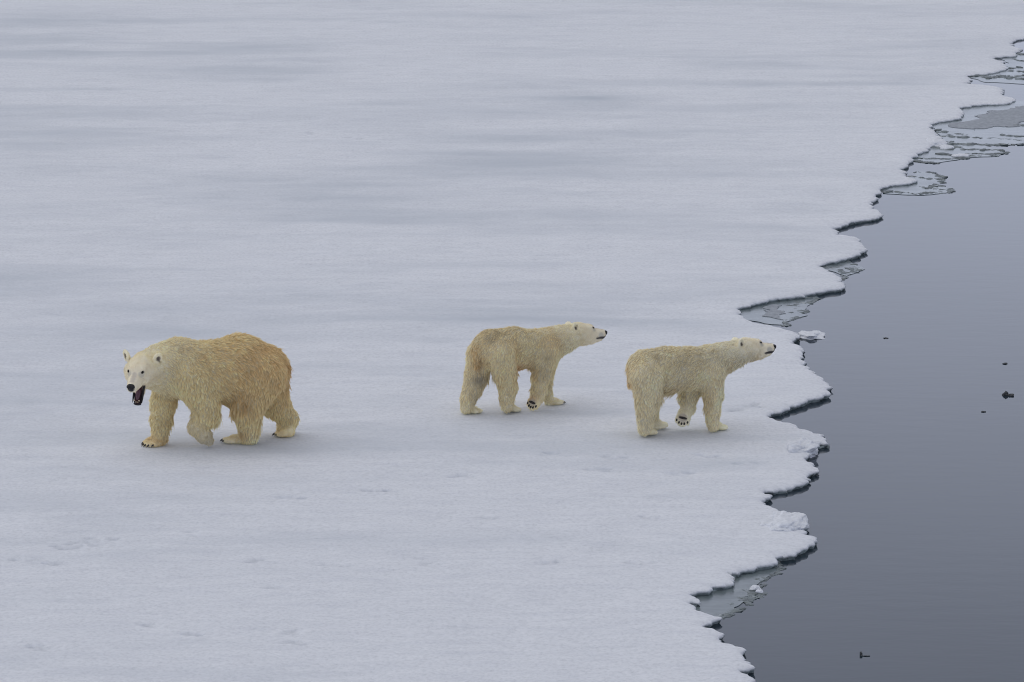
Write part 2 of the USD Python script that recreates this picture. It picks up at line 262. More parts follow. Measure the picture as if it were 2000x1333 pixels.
A = [wpoly(zA(p)) for p in ([(1330, 260), (1410, 380), (1340, 440), (1290, 480), (1230, 470), (1330, 390), (1260, 360), (1350, 330), (1210, 310), (1130, 290)], [(1220, 470), (1230, 500), (1180, 530), (1160, 560), (1080, 580), (1000, 560), (1030, 520), (1130, 490)],
     [(1160, 600), (1100, 650), (1040, 680), (960, 670), (1080, 620), (1130, 590)], [(790, 690), (930, 690), (1020, 710), (1160, 735), (1130, 770), (960, 840), (940, 910), (850, 920), (880, 870), (740, 850), (800, 820), (900, 760), (860, 715)],
     [(590, 880), (690, 885), (690, 905), (600, 905)], [(820, 930), (870, 965), (800, 1000), (690, 1010), (690, 1060), (600, 1075), (540, 1100), (470, 1100), (430, 1050), (520, 1040), (580, 980), (700, 970)], [(330, 1080), (440, 1055), (450, 1150), (370, 1190), (320, 1130)])]
shelf("pale pool of thin ice fenced by dark slush, lowest on the floe edge", zA([(1330, 300), (1380, 380), (1200, 490), (1050, 600), (960, 680), (880, 830), (700, 980), (480, 1090), (300, 1120), (100, 960), (60, 700), (380, 540), (700, 380), (1100, 260)]),
      A, 0.026, 3800, pale=[(1475, 1152.5, .05, .05, .03), (1483, 1159, .035, .03, .025)])
B = [wpoly(zB(p)) for p in ([(1300, 300), (1450, 270), (1600, 255), (1750, 205), (1660, 265), (1500, 300), (1380, 325)], [(1110, 330), (1230, 290), (1330, 350), (1410, 390), (1390, 430), (1260, 480), (1210, 480), (1190, 450), (1320, 420), (1370, 385), (1290, 365), (1180, 390), (1060, 355)],
     [(980, 440), (1180, 400), (1130, 440), (1210, 460), (1060, 490), (1080, 530), (960, 535), (850, 510), (1000, 500)], [(990, 560), (1070, 590), (1180, 600), (1230, 570), (1220, 630), (1110, 650), (1080, 620)], [(800, 775), (900, 740), (1090, 680), (1200, 670), (1210, 690), (1080, 715), (960, 765), (850, 785)],
     [(790, 800), (850, 800), (930, 850), (880, 870), (740, 855), (820, 840)], [(920, 620), (980, 625), (970, 645), (920, 640)])]
shelf("grey wedge of thin ice and slush just above the right cub's head", zB([(-10, 520), (250, 455), (850, 320), (1230, 260), (1390, 380), (1230, 480), (1240, 560), (1100, 650), (1200, 690), (960, 760), (800, 790), (830, 860), (500, 830), (30, 730)]),
      B, 0.029, 2900, grease=[zB([(420, 560), (620, 470), (860, 480), (820, 620), (880, 720), (640, 760), (430, 710)])])
C = [wpoly(z4(p)) for p in ([(1060, 588), (1130, 578), (1200, 605), (1195, 615), (1130, 592), (1070, 598)], [(1090, 640), (1180, 630), (1260, 645), (1260, 660), (1200, 680), (1130, 702), (1030, 662), (1100, 652)], [(900, 622), (1000, 630), (990, 648), (960, 656)], [(1080, 702), (1132, 718), (1100, 752)], [(1000, 640), (1070, 618), (1090, 625), (1020, 650)])]
shelf("small thin ice tongue with dark cracks, halfway up the floe edge", z4([(880, 605), (1000, 590), (1130, 578), (1200, 605), (1262, 650), (1130, 712), (1000, 670), (900, 640)]), C, 0.028, 2400)
D = [wline(zD(p), w) for p, w in (([(1040, 600), (1350, 610), (1480, 650), (1570, 685), (1565, 830)], .06), ([(990, 690), (1150, 710), (1330, 750), (1480, 740)], .07), ([(330, 1000), (450, 1010), (900, 1030), (1150, 1055), (1330, 1030), (1600, 1020), (1700, 1000), (1750, 950)], .10), ([(1250, 930), (1400, 890)], .06), ([(1420, 850), (1560, 885)], .06), ([(1100, 900), (1500, 960), (1650, 960)], .05))]
shelf("broad layered ledge of grey thin ice jutting into the water, upper right", zD([(1040, 590), (1350, 605), (1575, 680), (1565, 850), (1755, 950), (1700, 1030), (1150, 1070), (400, 1050), (300, 950), (350, 830), (940, 740), (980, 690)]), D, 0.038, 1300)
E_ = [wline(zE(p), w) for p, w in (([(770, 750), (1000, 770)], .06), ([(750, 805), (1150, 820), (1500, 830), (1800, 850), (2100, 872)], .06), ([(1620, 770), (1760, 790), (1900, 800)], .10), ([(1050, 915), (1250, 940), (1500, 940), (1800, 935), (2100, 915)], .12), ([(500, 890), (680, 895)], .09), ([(730, 940), (990, 935)], .16), ([(420, 985), (560, 975), (800, 985)], .10), ([(540, 1010), (740, 1020)], .14), ([(930, 1020), (1270, 1035)], .12),
     ([(1350, 1030), (1550, 1040), (1680, 1065), (1650, 1100), (1500, 1115), (1050, 1100)], .07), ([(1500, 1135), (1300, 1140), (1000, 1140)], .07), ([(540, 1105), (860, 1135)], .07), ([(100, 1185), (480, 1195), (640, 1200), (1000, 1170)], .11), ([(0, 1210), (200, 1250), (410, 1265)], .1), ([(430, 690), (530, 690)], .05), ([(470, 735), (570, 715)], .05), ([(550, 800), (680, 770)], .06), ([(1900, 595), (2050, 595)], .05))]
shelf("wide bay of grey grease ice and slush ridges at the upper right of the picture", zE([(850, 200), (2150, 160), (2150, 895), (1700, 955), (1300, 950), (1690, 1070), (1520, 1145), (1000, 1160), (800, 1210), (400, 1275), (-60, 1230), (300, 1000), (520, 830), (400, 660), (280, 580), (880, 390), (930, 280)]), E_, 0.045, 1000,
      grease=[zE([(680, 600), (1000, 510), (1350, 360), (2120, 240), (2120, 590), (1400, 630), (1000, 680)])], pale=[(1780 + 440 / 9.09, 180 + 930 / 9.09, .16, .25, .07), (1780 + 620 / 9.09, 180 + 1000 / 9.09, .10, .12, .04), (1780 + 880 / 9.09, 180 + 1148 / 9.09, .12, .10, .03)])
F_ = [wline(zF(p), w) for p, w in (([(350, 850), (600, 850), (700, 880)], .13), ([(750, 880), (950, 860), (1100, 890), (1420, 900)], .2), ([(1000, 710), (1250, 695)], .07), ([(930, 755), (1420, 775)], .07), ([(1270, 445), (1420, 445)], .06), ([(1150, 540), (1350, 590)], .05), ([(880, 840), (1150, 850), (1400, 845)], .08))]
shelf("farthest strip of broken grey slush ice at the picture's right border", zF([(840, 450), (1200, 405), (1480, 420), (1480, 1010), (600, 960), (360, 890), (190, 790), (800, 720), (1050, 610), (930, 540)]), F_, 0.050, 700)

def lump(name, label, cat, px, py, size, zc, seed, mat="clear_snow", sharp=1.0, rot=0.0, z0=0.0):
    g = ground(px, py, z0); ico = trimesh.creation.icosphere(5); v = np.array(ico.vertices)
    n = meshkit.fbm(v * 1.5 + seed, 3, seed)[:, None] + 0.10 * meshkit.fbm(v * 9 + seed, 2, seed)[:, None] - 0.05; v = v * (1 + sharp * (n - 0.5) * 1.3)
    v = v * size; a = rot; v = v @ np.array([[math.cos(a), math.sin(a), 0], [-math.sin(a), math.cos(a), 0], [0, 0, 1]])
    o = obj(name, (v, ico.faces), mat, smooth=True); UsdGeom.Xformable(o).AddTranslateOp().Set(Gf.Vec3d(*(g + [0, 0, zc])))
    return tag(o, label, cat)
lump("snow_mound", "peaked white snow mound on the floe edge below the right cub", "snow mound", 1532, 1016, (0.23, 0.40, 0.115), -0.045, 5, sharp=0.9)
lump("snow_mound", "small rough snow heap on the point of ice right of the cubs' feet", "snow mound", 1568, 873, (0.17, 0.26, 0.11), -0.045, 8, sharp=1.0)
lump("ice_block", "weathered flat ice block poking into the water right of the right cub's nose", "ice block", 1584, 657, (0.16, 0.20, 0.05), 0.0, 12, sharp=1.0, z0=WATER_Z)
for k, (x, y, sx, sy, h, lab) in enumerate([(1964, 772, .032, .04, .04, "larger dark scrap of drifting ice, left of a touching pair"), (1974, 773.5, .038, .025, .022, "black flat scrap of drifting ice, right of a touching pair"), (1921, 805, .024, .015, .010, "tiny dark sliver floating below the drifting pair of scraps"), (1963, 711, .03, .025, .012, "tiny dark sliver floating above the drifting pair of scraps"),
        (1682, 1280, .012, .02, .03, "small dark speck floating alone at the bottom of the water"), (1691, 1282, .035, .012, .006, "thin dark stick-like sliver beside a dark speck near the picture's bottom"), (1730, 661, .03, .025, .008, "faint flat scrap floating in the water beside the ice block")]):
    lump("drifting_scrap", lab, "ice scrap", x, y, (sx, sy, h), 0.0, 20 + k, mat="dark_ice", z0=WATER_Z)

# ---------------------------------------------------------------- polar bears
def unit(v): v = np.asarray(v, float); return v / np.linalg.norm(v)
def surface_nets(V, lo, h):
    """Closed mesh of the zero level of a sampled field (inside negative)."""
    sgn = V < 0
    n = np.array(V.shape)
    corner = [(a, b, c_) for a in (0, 1) for b in (0, 1) for c_ in (0, 1)]
    sl = lambda o: tuple(slice(o[k], n[k] - 1 + o[k]) for k in range(3))
    cnt = sum(sgn[sl(o)].astype(np.int8) for o in corner)
    act = (cnt > 0) & (cnt < 8)
    idx = -np.ones(act.shape, np.int64); I = np.argwhere(act); idx[act] = np.arange(len(I))
    pos, w = np.zeros((len(I), 3)), np.zeros(len(I))
    for a in corner:
        for k in range(3):
            if a[k] == 0:
                b = list(a); b[k] = 1
                va, vb = V[tuple((I + a).T)], V[tuple((I + b).T)]
                cr = (va < 0) != (vb < 0); t = np.where(cr, va / np.where(cr, va - vb, 1), 0)
                p = np.array(a)[None] + t[:, None] * (np.array(b) - np.array(a))[None]
                pos[cr] += p[cr]; w[cr] += 1
    verts = lo + (I + pos / w[:, None]) * h
    faces = []
    for k in range(3):
        u, v = (k + 1) % 3, (k + 2) % 3
        a = [slice(1, -1)] * 3; a[k] = slice(0, -1); b = list(a); b[k] = slice(1, None)
        A_, B_ = sgn[tuple(a)], sgn[tuple(b)]
        for flip, m in ((False, A_ & ~B_), (True, ~A_ & B_)):
            J = np.argwhere(m); J[:, u] += 1; J[:, v] += 1
            def at(du, dv): q = J.copy(); q[:, u] -= du; q[:, v] -= dv; return idx[tuple(q.T)]
            q = np.c_[at(1, 1), at(0, 1), at(0, 0), at(1, 0)]
            faces.append(q[:, ::-1] if flip else q)
    q = np.vstack(faces)
    return verts, np.vstack([q[:, [0, 1, 2]], q[:, [0, 2, 3]]])

class Bear:
    """Joints are measured on the photograph (zoomed pixels) and put on planes parallel to the bear's own middle plane (t metres to the far side)."""
    def __init__(self, name, label, zoom, zfac, base_px, heading, seed):
        self.zoom, self.seed = zoom, seed
        self.base = ground(*zoom([base_px])[0]); self.yaw = heading
        self.f = np.array([math.cos(heading), math.sin(heading), 0]); self.l = np.array([-self.f[1], self.f[0], 0])
        self.sg = 1.0 if self.l[1] > 0 else -1.0
        self.mpp = np.linalg.norm(self.base - [0, 0, CAM_H]) / F_PX / zfac
        self.prims, self.paint, self.extra = [], [], []
        self.root = thing(name, label, "polar bear", self.base, heading)
    def P(self, x, y, t=0.0):
        r = ray(*self.zoom([(x, y)])[0]); C = np.array([0, 0, CAM_H]); lat = self.l * self.sg
        lam = (t - (C - self.base) @ lat) / (r @ lat); p = C + lam * r - self.base
        return np.array([p @ self.f, p @ self.l, p[2]])
    def local(self, world_dir): return np.array([world_dir @ self.f, world_dir @ self.l, world_dir[2]])
    def cone(self, g, a, ra, b, rb, flow, fur, col, sy=1.0):
        self.prims.append(dict(k="cone", g=g, a=np.asarray(a, float), ra=ra, b=np.asarray(b, float), rb=rb, flow=np.asarray(flow, float), fur=fur, col=col, sy=sy))
    def ell(self, g, c, R, rad, flow, fur, col, sign=1):
        self.prims.append(dict(k="ell", g=g, c=np.asarray(c, float), R=np.asarray(R, float), rad=np.asarray(rad, float), flow=np.asarray(flow, float), fur=fur, col=col, sign=sign))
    def chain(self, g, joints, flow, fur, col, sy=1.0):
        """joints: (x, y, t, radius in zoomed pixels)"""
        J = [(self.P(x, y, t), r * self.mpp) for x, y, t, r in joints]
        for (a, ra), (b, rb) in zip(J, J[1:]):
            self.cone(g, a, ra, b, rb, unit(b - a) if flow is None else flow, fur, col, sy)
        self.ends = getattr(self, "ends", {}); self.ends[g] = J[-1]
        return J
    @staticmethod
    def dist(p, q):
        if p["k"] == "cone":
            s = np.array([1, p["sy"], 1], np.float32)
            qa = ((q - p["a"]) * s).astype(np.float32); ba = ((p["b"] - p["a"]) * s).astype(np.float32)
            h = np.clip(qa @ ba / max(float(ba @ ba), 1e-9), 0, 1)
            return np.linalg.norm(qa - h[:, None] * ba, axis=1) - (p["ra"] + (p["rb"] - p["ra"]) * h)
        x = ((q - p["c"]) @ p["R"]).astype(np.float32); r = p["rad"].astype(np.float32)
        k0 = np.linalg.norm(x / r, axis=1); k1 = np.linalg.norm(x / (r * r), axis=1)
        return k0 * (k0 - 1) / np.maximum(k1, 1e-6)
    def field(self, q):
        out = None
        groups = {}
        for p in self.prims: groups.setdefault(p["g"], []).append(p)
        for g, ps in groups.items():
            k = {"torso": 0.045, "head": 0.014, "ear": 0.006}.get(g, 0.004 if g.startswith("toes") else 0.022)
            d = None
            plus = [p for p in ps if p.get("sign", 1) > 0]
            for p in plus:
                e = self.dist(p, q)
                if d is None: d = e
                else:
                    hh = np.maximum(k * 1.6 - np.abs(d - e), 0) / (k * 1.6); d = np.minimum(d, e) - hh * hh * k * 0.4
            for p in ps:
                if p.get("sign", 1) < 0: d = np.maximum(d, -self.dist(p, q))
            kk = {"ear": 0.008, "head": 0.05}.get(g, 0.05 if g.startswith("leg") else 0.012 if g.startswith("toes") else 0.0)
            if out is None: out = d
            elif kk == 0: out = np.minimum(out, d)
            else:
                hh = np.maximum(kk - np.abs(out - d), 0) / kk; out = np.minimum(out, d) - hh * hh * kk * 0.25
        return np.maximum(out, 0.004 - q[:, 2])
    def paw(self, g, heel, toe, width, r, col, up=(0, 0, 1), claws=True, sole=False, pads=False):
        """heel, toe: local points; a broad foot with five toes and dark claws"""
        heel, toe = np.asarray(heel), np.asarray(toe); d = unit(toe - heel); up = unit(np.asarray(up, float)); side = unit(np.cross(up, d)); up = np.cross(d, side)
        e_, er = self.ends[g]
        if np.linalg.norm(e_ - heel) > 0.01: self.cone(g, e_, er, heel, r * 1.25, (0, 0, -1.0), .022, col)
        for s_ in (-1, 1):
            self.cone(g, heel + side * s_ * width * .18, r * 1.05, toe - d * r * 1.9 + side * s_ * width * .3, r * .9, d, 0.018, col)
        for k in range(5):
            u = (k - 2) / 2.0
            tip = toe + side * u * width * .42 - d * (abs(u) ** 2) * r * .9 - up * r * .15
            self.cone("toes" + g, tip - d * r * 1.5, r * .62, tip, r * .52, d, 0.008, col)
            if claws and not pads:
                a = tip + d * r * .42 + up * r * .12; L_ = r * (.5 if pads else .85); b = a + d * L_ - up * r * .45
                ring_, pts_ = [], []
                m_ = a * .5 + b * .5 + up * r * .12
                for c_, rr in ((a, r * .24), (m_, r * .17), (b, 0.001)):
                    for ang in np.linspace(0, 2 * np.pi, 6, endpoint=False): pts_.append(c_ + rr * (math.cos(ang) * side + math.sin(ang) * up))
                fa = [(6 * i + j, 6 * i + (j + 1) % 6, 6 * i + 6 + (j + 1) % 6) for i in (0, 1) for j in range(6)] + [(6 * i + j, 6 * i + 6 + (j + 1) % 6, 6 * i + 6 + j) for i in (0, 1) for j in range(6)]
                v_ = np.array(pts_); v_[:, 2] = np.maximum(v_[:, 2], 0.002)
                self.extra.append(("claw", (v_, np.array(fa)), "claw_horn"))
        if pads:      # sole turned to the viewer
            pc = heel * .55 + toe * .45 - up * r * 1.30; self.paint.append((pc, width * .42, (.62, .55, .44), .25))
            self.extra.append(("pad", self.blob(pc, d * r * .42, side * width * .34, up * r * .22), "pad_skin"))
            for k in range(5):
                u = (k - 2) / 2.0; tp = toe + side * u * width * .42 - d * (r * .35 + (u * u) * r * .9) - up * r * .76
                self.extra.append(("pad", self.blob(tp, d * r * .46, side * r * .30, up * r * .22), "pad_skin"))
    @staticmethod
    def blob(c, ax, ay, az, sub=2):
        i = trimesh.creation.icosphere(sub); v = np.array(i.vertices) @ np.array([ax, ay, az]) + c
        f = np.array(i.faces)
        if np.linalg.det(np.array([ax, ay, az])) < 0: f = f[:, ::-1]
        return v, f
    def head(self, origin, fwd, roll, k, col, face, jaw=0.0, ear=1.0, cheek=1.0, ear_x=-.092, ear_z=.054, ear_up=(-.25, .55, .8)):
        """k scales a young bear's head; fwd is a local direction; jaw opens in radians"""
        x = unit(fwd); y = unit(np.cross([0, 0, 1.0], x)); z = np.cross(x, y)
        y, z = y * math.cos(roll) + z * math.sin(roll), z * math.cos(roll) - y * math.sin(roll)
        R = np.array([x, y, z]).T; T = lambda v: origin + R @ (np.asarray(v, float) * k); D = lambda v: R @ np.asarray(v, float)
        back = D((-1, 0, -.15))
        C = lambda a, ra, b, rb, fur, c_, flow=back: self.cone("head", T(a), ra * k, T(b), rb * k, flow, fur, c_)
        C((-.12, 0, -.025), .108, (-.01, 0, -.005), .106, .018, col)
        C((-.01, 0, -.005), .105, (.085, 0, .000), .082, .012, face)
        for s_ in (-1, 1):
            C((-.03, s_ * .06, -.045), .082 * cheek, (.06, s_ * .042, -.045), .066, .020, face)
            C((.055, s_ * .036, .035), .042, (.115, s_ * .036, .030), .036, .010, face)
        C((.09, 0, -.018), .070, (.19, 0, -.036), .050, .009, face)
        C((.19, 0, -.036), .050, (.258, 0, -.045), .040, .005, face)
        C((.20, 0, -.012), .028, (.262, 0, -.020), .026, .004, face)
        for s_ in (-1, 1): C((.15, s_ * .022, -.065), .036, (.245, s_ * .014, -.066), .027, .005, face)
        cj, sj = math.cos(jaw), math.sin(jaw); J = lambda v: (v[0] * cj + v[2] * sj - .02 + .02, v[1], -.055 - v[0] * sj + v[2] * cj)
        C(J((.03, 0, -.04)), .060, J((.13, 0, -.045)), .042, .012, face, D((-.3, 0, -1)))
        C(J((.13, 0, -.045)), .040, J((.222, 0, -.04)), .027 if jaw < .1 else .033, .005, face, D((-.5, 0, -1)))
        # ears
        for s_ in (-1, 1):
            e = unit(D((ear_up[0], s_ * ear_up[1], ear_up[2]))); out = unit(D((.62, s_ * .72, .1))); w_ = unit(np.cross(e, out)); out = np.cross(w_, e)
            Re = np.array([e, w_, out]).T; c_ = T((ear_x, s_ * .132, ear_z))
            self.ell("ear", c_, Re, np.array([.066, .054, .025]) * k * ear, e, .008, col)
            self.ell("ear", c_ + out * .024 * k + e * .008 * k, Re, np.array([.047, .037, .022]) * k * ear, e, .004, (.05, .045, .04), sign=-1)
            self.paint.append((c_ + out * .014 * k + e * .004 * k, .026 * k, (.16, .135, .11), .25))
        # eyes, nose, lips
        for s_ in (-1, 1):
            self.extra.append(("eye", self.blob(T((.134, s_ * .0575, .036)), x * .018 * k, y * .012 * k, z * .0125 * k), "eye_dark"))
            self.paint.append((T((.132, s_ * .060, .035)), .017 * k, (.03, .026, .024), .0))
            self.paint.append((T((.150, s_ * .055, .022)), .034 * k, (.66, .61, .49), .6))
        i = trimesh.creation.icosphere(3); v = np.array(i.vertices)
        v = v * [.022, .036, .027]; v[:, 1] *= 1 - .5 * np.clip(-v[:, 2] / .027, 0, 1); v[:, 0] -= .012 * np.clip(v[:, 2] / .027, 0, 1) ** 2
        for s_ in (-1, 1):
            dn = np.linalg.norm((v - [.02, s_ * .016, -.004]) / [.02, .009, .006], axis=1); v[:, 0] -= .012 * np.exp(-dn ** 2)
        self.extra.append(("nose", (np.array([T(q) for q in v + [.291, 0, -.030]]), i.faces), "black_skin"))
        for a_ in (.16, .19, .22, .25): self.paint.append((T((a_, 0, .020 - .16 * (a_ - .16))), .026 * k, (.66, .60, .50), .9))
        self.paint.append((T((.285, 0, -.045)), .036 * k, (.03, .028, .03), .0))
        if jaw < .1:
            for s_ in (-1, 1):
                self.paint.append((T((.225, s_ * .038, -.055)), .040 * k, (.58, .545, .46), .5))
                for u in np.linspace(0, 1, 14):
                    self.paint.append((T((.178 + .09 * u, s_ * (.046 - .030 * u ** 1.6), -.083 + .006 * u)), (.014 + .010 * u) * k, (.06, .055, .055), .0))
                self.paint.append((T((.272, s_ * .008, -.062)), .026 * k, (.05, .046, .046), .0))
        else:
            jp = lambda v: T(J(v))
            for a in np.linspace(.03, .235, 12): self.paint.append((jp((a, 0, -.008)), .040 * k, (.045, .018, .020), .0))
            for s_ in (-1, 1):
                for a in np.linspace(.08, .23, 8): self.paint.append((jp((a, s_ * .032, -.028)), .022 * k, (.025, .020, .022), .0))
            self.paint.append((jp((.245, 0, -.045)), .034 * k, (.02, .018, .02), .0))
            for a in np.linspace(.04, .24, 9): self.paint.append((T((a, 0, -.095)), .034 * k, (.03, .016, .018), .0))
            dj = unit(jp((.2, 0, 0)) - jp((.05, 0, 0))); nj = unit(np.cross(dj, y)); nj = nj if nj @ z > 0 else -nj
            self.extra.append(("tongue", self.blob(jp((.135, 0, -.010)), dj * .085 * k, y * .021 * k, nj * .011 * k, 3), "tongue_flesh"))
            self.extra.append(("mouth_lining", self.blob(T((.055, 0, -.085)), x * .05 * k, y * .035 * k, z * .035 * k, 3), "mouth_flesh"))
            self.extra.append(("lower_lip", self.blob(jp((.243, 0, -.034)), dj * .014 * k, y * .034 * k, nj * .015 * k, 2), "black_skin"))
            for s_ in (-1, 1):
                self.extra.append(("tooth", self.blob(jp((.222, s_ * .020, .002)), dj * .006 * k, y * .006 * k, nj * .013 * k, 1), "tooth"))
                self.extra.append(("tooth", self.blob(T((.238, s_ * .022, -.098)), x * .006 * k, y * .006 * k, z * .012 * k, 1), "tooth"))
                self.extra.append(("lip", self.blob(jp((.14, s_ * .039, -.022)), dj * .10 * k, y * .008 * k, nj * .014 * k, 2), "black_skin"))
            for u in (-.010, -.0035, .0035, .010): self.extra.append(("tooth", self.blob(jp((.234, u, -.006)), dj * .003 * k, y * .003 * k, nj * .008 * k, 1), "tooth"))
        return T, D
    def build(self, h, n_fur, colors, stains=(), fringe=()):
        a = np.vstack([np.array([p["a"] - p["ra"] / min(p["sy"], 1), p["b"] - p["rb"] / min(p["sy"], 1)]).min(0) if p["k"] == "cone" else p["c"] - p["rad"].max() for p in self.prims]).min(0) - 0.06
        b = np.vstack([np.array([p["a"] + p["ra"] / min(p["sy"], 1), p["b"] + p["rb"] / min(p["sy"], 1)]).max(0) if p["k"] == "cone" else p["c"] + p["rad"].max() for p in self.prims]).max(0) + 0.06
        n = np.ceil((b - a) / h).astype(int) + 1
        # coarse pass finds the cells near the surface, fine pass samples only those
        step = 5; nc = np.ceil(n / step).astype(int) + 1
        gc = np.stack(np.meshgrid(*[a[k] + np.arange(nc[k]) * h * step for k in range(3)], indexing="ij"), -1).reshape(-1, 3)
        dc = self.field(gc).reshape(nc)
        V = np.repeat(np.repeat(np.repeat(dc, step, 0), step, 1), step, 2)[:n[0], :n[1], :n[2]].astype(np.float32)
        m = np.abs(V) < h * step * 2.6
        ii = np.argwhere(m); V[m] = self.field((a + ii * h))
        v, f = surface_nets(V, a, h)
        tm = trimesh.Trimesh(v, f, process=False)
        comp = trimesh.graph.connected_components(tm.edges, nodes=np.arange(len(v)))
        big = max(comp, key=len); mask = np.zeros(len(v), bool); mask[big] = True
        tm.update_faces(mask[f].all(1)); tm.remove_unreferenced_vertices()
        trimesh.smoothing.filter_taubin(tm, lamb=0.5, nu=0.52, iterations=4)
        v, f = np.array(tm.vertices), np.array(tm.faces)
        fl, fu, co, W = np.zeros_like(v), np.zeros(len(v)), np.zeros_like(v), np.zeros(len(v))
        for p in self.prims:
            if p.get("sign", 1) < 0: continue
            w = np.exp(-np.clip(self.dist(p, v), -0.05, 3) / 0.034) + 1e-12
            w = np.where(w < 1e-9, 1e-12, w)
            fl += w[:, None] * p["flow"]; fu += w * p["fur"]; co += w[:, None] * np.array(p["col"]); W += w
        fl /= W[:, None]; fu /= W; co /= W[:, None]
        nz = lambda s_, sd_: (meshkit.fbm(v * s_ + self.seed * 7.3, 4, self.seed + sd_) - 0.5)[:, None]
        co = co * (1 + 0.25 * nz(5, 1)) * (1 + nz(14, 2) * [0.05, 0.11, 0.22])
        for c_, r, col, amt in stains:
            d = np.linalg.norm((v - c_) / r, axis=1); w = amt * np.exp(-d ** 2) * np.clip(0.55 + 2.2 * nz(9, 5)[:, 0], 0, 1.3); w = np.clip(w, 0, 1)
            co = co * (1 - w[:, None]) + np.array(col) * w[:, None]
        for c_, r, ext in fringe: fu += ext * np.exp(-(np.linalg.norm((v - c_) / r, axis=1)) ** 2)
        for c_, r, col, furk in self.paint:
            d = np.linalg.norm(v - c_, axis=1); w = np.clip((r - d) / (0.35 * r), 0, 1)
            co = co * (1 - w[:, None]) + np.array(col) * w[:, None]; fu = fu * (1 - w * (1 - furk))
        co = np.clip(co, 0.01, 0.97)
        nrm = np.array(trimesh.Trimesh(v, f, process=False).vertex_normals)
        r_ = np.random.default_rng(self.seed)
        obj("body", (v, f), "hide", self.root, smooth=True, color=co * (1 - np.clip((fu - .012) / .02, 0, 1) * .42)[:, None])  # hide darkened under long fur: painted shade between the locks
        order = sorted(self.extra, key=lambda e: e[0] == "tooth"); lining = None
        for nm, me, mt in order:
            p_ = obj(nm, me, mt, lining if nm == "tooth" else self.root, smooth=True)
            if nm == "mouth_lining": lining = p_
        # fur: strands gathered into locks
        tri_a = v[f[:, 0]], v[f[:, 1]], v[f[:, 2]]
        area = np.linalg.norm(np.cross(tri_a[1] - tri_a[0], tri_a[2] - tri_a[0]), axis=1) * 0.5
        ff = fu[f].mean(1)
        dens = area * np.where(ff > 0.0035, 1 / np.clip(ff, .012, .06) ** 0.9, 0)
        pick = r_.choice(len(f), n_fur, p=dens / dens.sum())
        bc = r_.dirichlet((1, 1, 1), n_fur)
        mixv = lambda arr: (arr[f[pick]] * bc[..., None]).sum(1) if arr.ndim > 1 else (arr[f[pick]] * bc).sum(1)
        p0, nn, fl_, L_, cc = mixv(v), mixv(nrm), mixv(fl), mixv(fu), mixv(co)
        nn /= np.linalg.norm(nn, axis=1, keepdims=True)
        wob = lambda q, s_, sd_: np.stack([meshkit.noise(q * s_ + 11.0 * k, self.seed + sd_ + k) - 0.5 for k in range(3)], 1)
        fl_ = fl_ + [0, 0, -0.30] + 0.55 * wob(p0, 5.0, 80) + 0.28 * wob(p0, 24.0, 90)
        ft = fl_ - nn * (fl_ * nn).sum(1, keepdims=True); ft /= np.linalg.norm(ft, axis=1, keepdims=True) + 1e-9
        nl = max(1, int(n_fur / 6.5))
        lock = r_.choice(n_fur, nl, replace=False); kd = cKDTree(p0[lock]); dl, own = kd.query(p0)
        lock_len = (0.72 + 0.5 * r_.random(nl))[own]; lock_tone = (1 + 0.07 * r_.normal(0, 1, nl))[own]; lock_lift = (0.20 + 0.09 * r_.normal(0, 1, nl))[own]
        stray = r_.random(n_fur) < 0.07
        Ls = L_ * lock_len * (0.85 + 0.3 * r_.random(n_fur)) * np.where(stray, 1.5, 1)
        lift = np.clip(lock_lift, 0.06, 0.6)[:, None]
        dr = ft * (1 - lift) + nn * lift; dr /= np.linalg.norm(dr, axis=1, keepdims=True)
        tip = p0 + dr * Ls[:, None]
        pl = p0[lock][own]; tl = tip[lock][own]
        near_lock = (~stray & (dl < 0.03))[:, None]
        g2 = np.where(near_lock, 0.62, 0.0); g1 = g2 * 0.55
        mid_a = p0 + (dr * 0.7 + nn * 0.3) * Ls[:, None] * 0.33; mid_b = p0 + dr * Ls[:, None] * 0.70
        la = pl + (tl - pl) * 0.33; lb = pl + (tl - pl) * 0.70
        mid_a = mid_a * (1 - g1 * .45) + la * g1 * .45; mid_b = mid_b * (1 - g1) + lb * g1; tip = tip * (1 - g2) + tl * g2
        tip[:, 2] -= 0.12 * Ls
        pts_ = np.stack([p0 - nn * 0.004, mid_b * .75 + mid_a * .25, tip], 1); pts_[..., 2] = np.maximum(pts_[..., 2], 0.003)
        tone = np.clip(lock_tone, .6, 1.35)[:, None] * (0.92 + 0.16 * r_.random((n_fur, 1)))
        base_c = cc * tone; base_c = base_c * np.array([1, 1, 1]) ** 1
        deep = np.clip((L_ - .012) / .03, 0, 1)[:, None]; root = 1 - deep * [.32, .41, .56]  # painted shade: longer strands get darker towards the root
        col = np.stack([base_c * root, base_c * (1 - deep * [.07, .10, .18]), np.clip(base_c * [1.08, 1.10, 1.16], 0, .96)], 1)  # tips lightened in colour, as if catching light from above
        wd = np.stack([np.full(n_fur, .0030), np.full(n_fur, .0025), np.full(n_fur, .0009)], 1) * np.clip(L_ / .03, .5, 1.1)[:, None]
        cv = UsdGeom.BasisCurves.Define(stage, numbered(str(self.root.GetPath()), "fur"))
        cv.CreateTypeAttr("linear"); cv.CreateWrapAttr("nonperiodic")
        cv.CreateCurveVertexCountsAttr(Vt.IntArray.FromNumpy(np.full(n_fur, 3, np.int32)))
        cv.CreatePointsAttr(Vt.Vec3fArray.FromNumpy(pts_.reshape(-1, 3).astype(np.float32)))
        cv.CreateWidthsAttr(Vt.FloatArray.FromNumpy(wd.ravel().astype(np.float32))); cv.SetWidthsInterpolation("vertex")
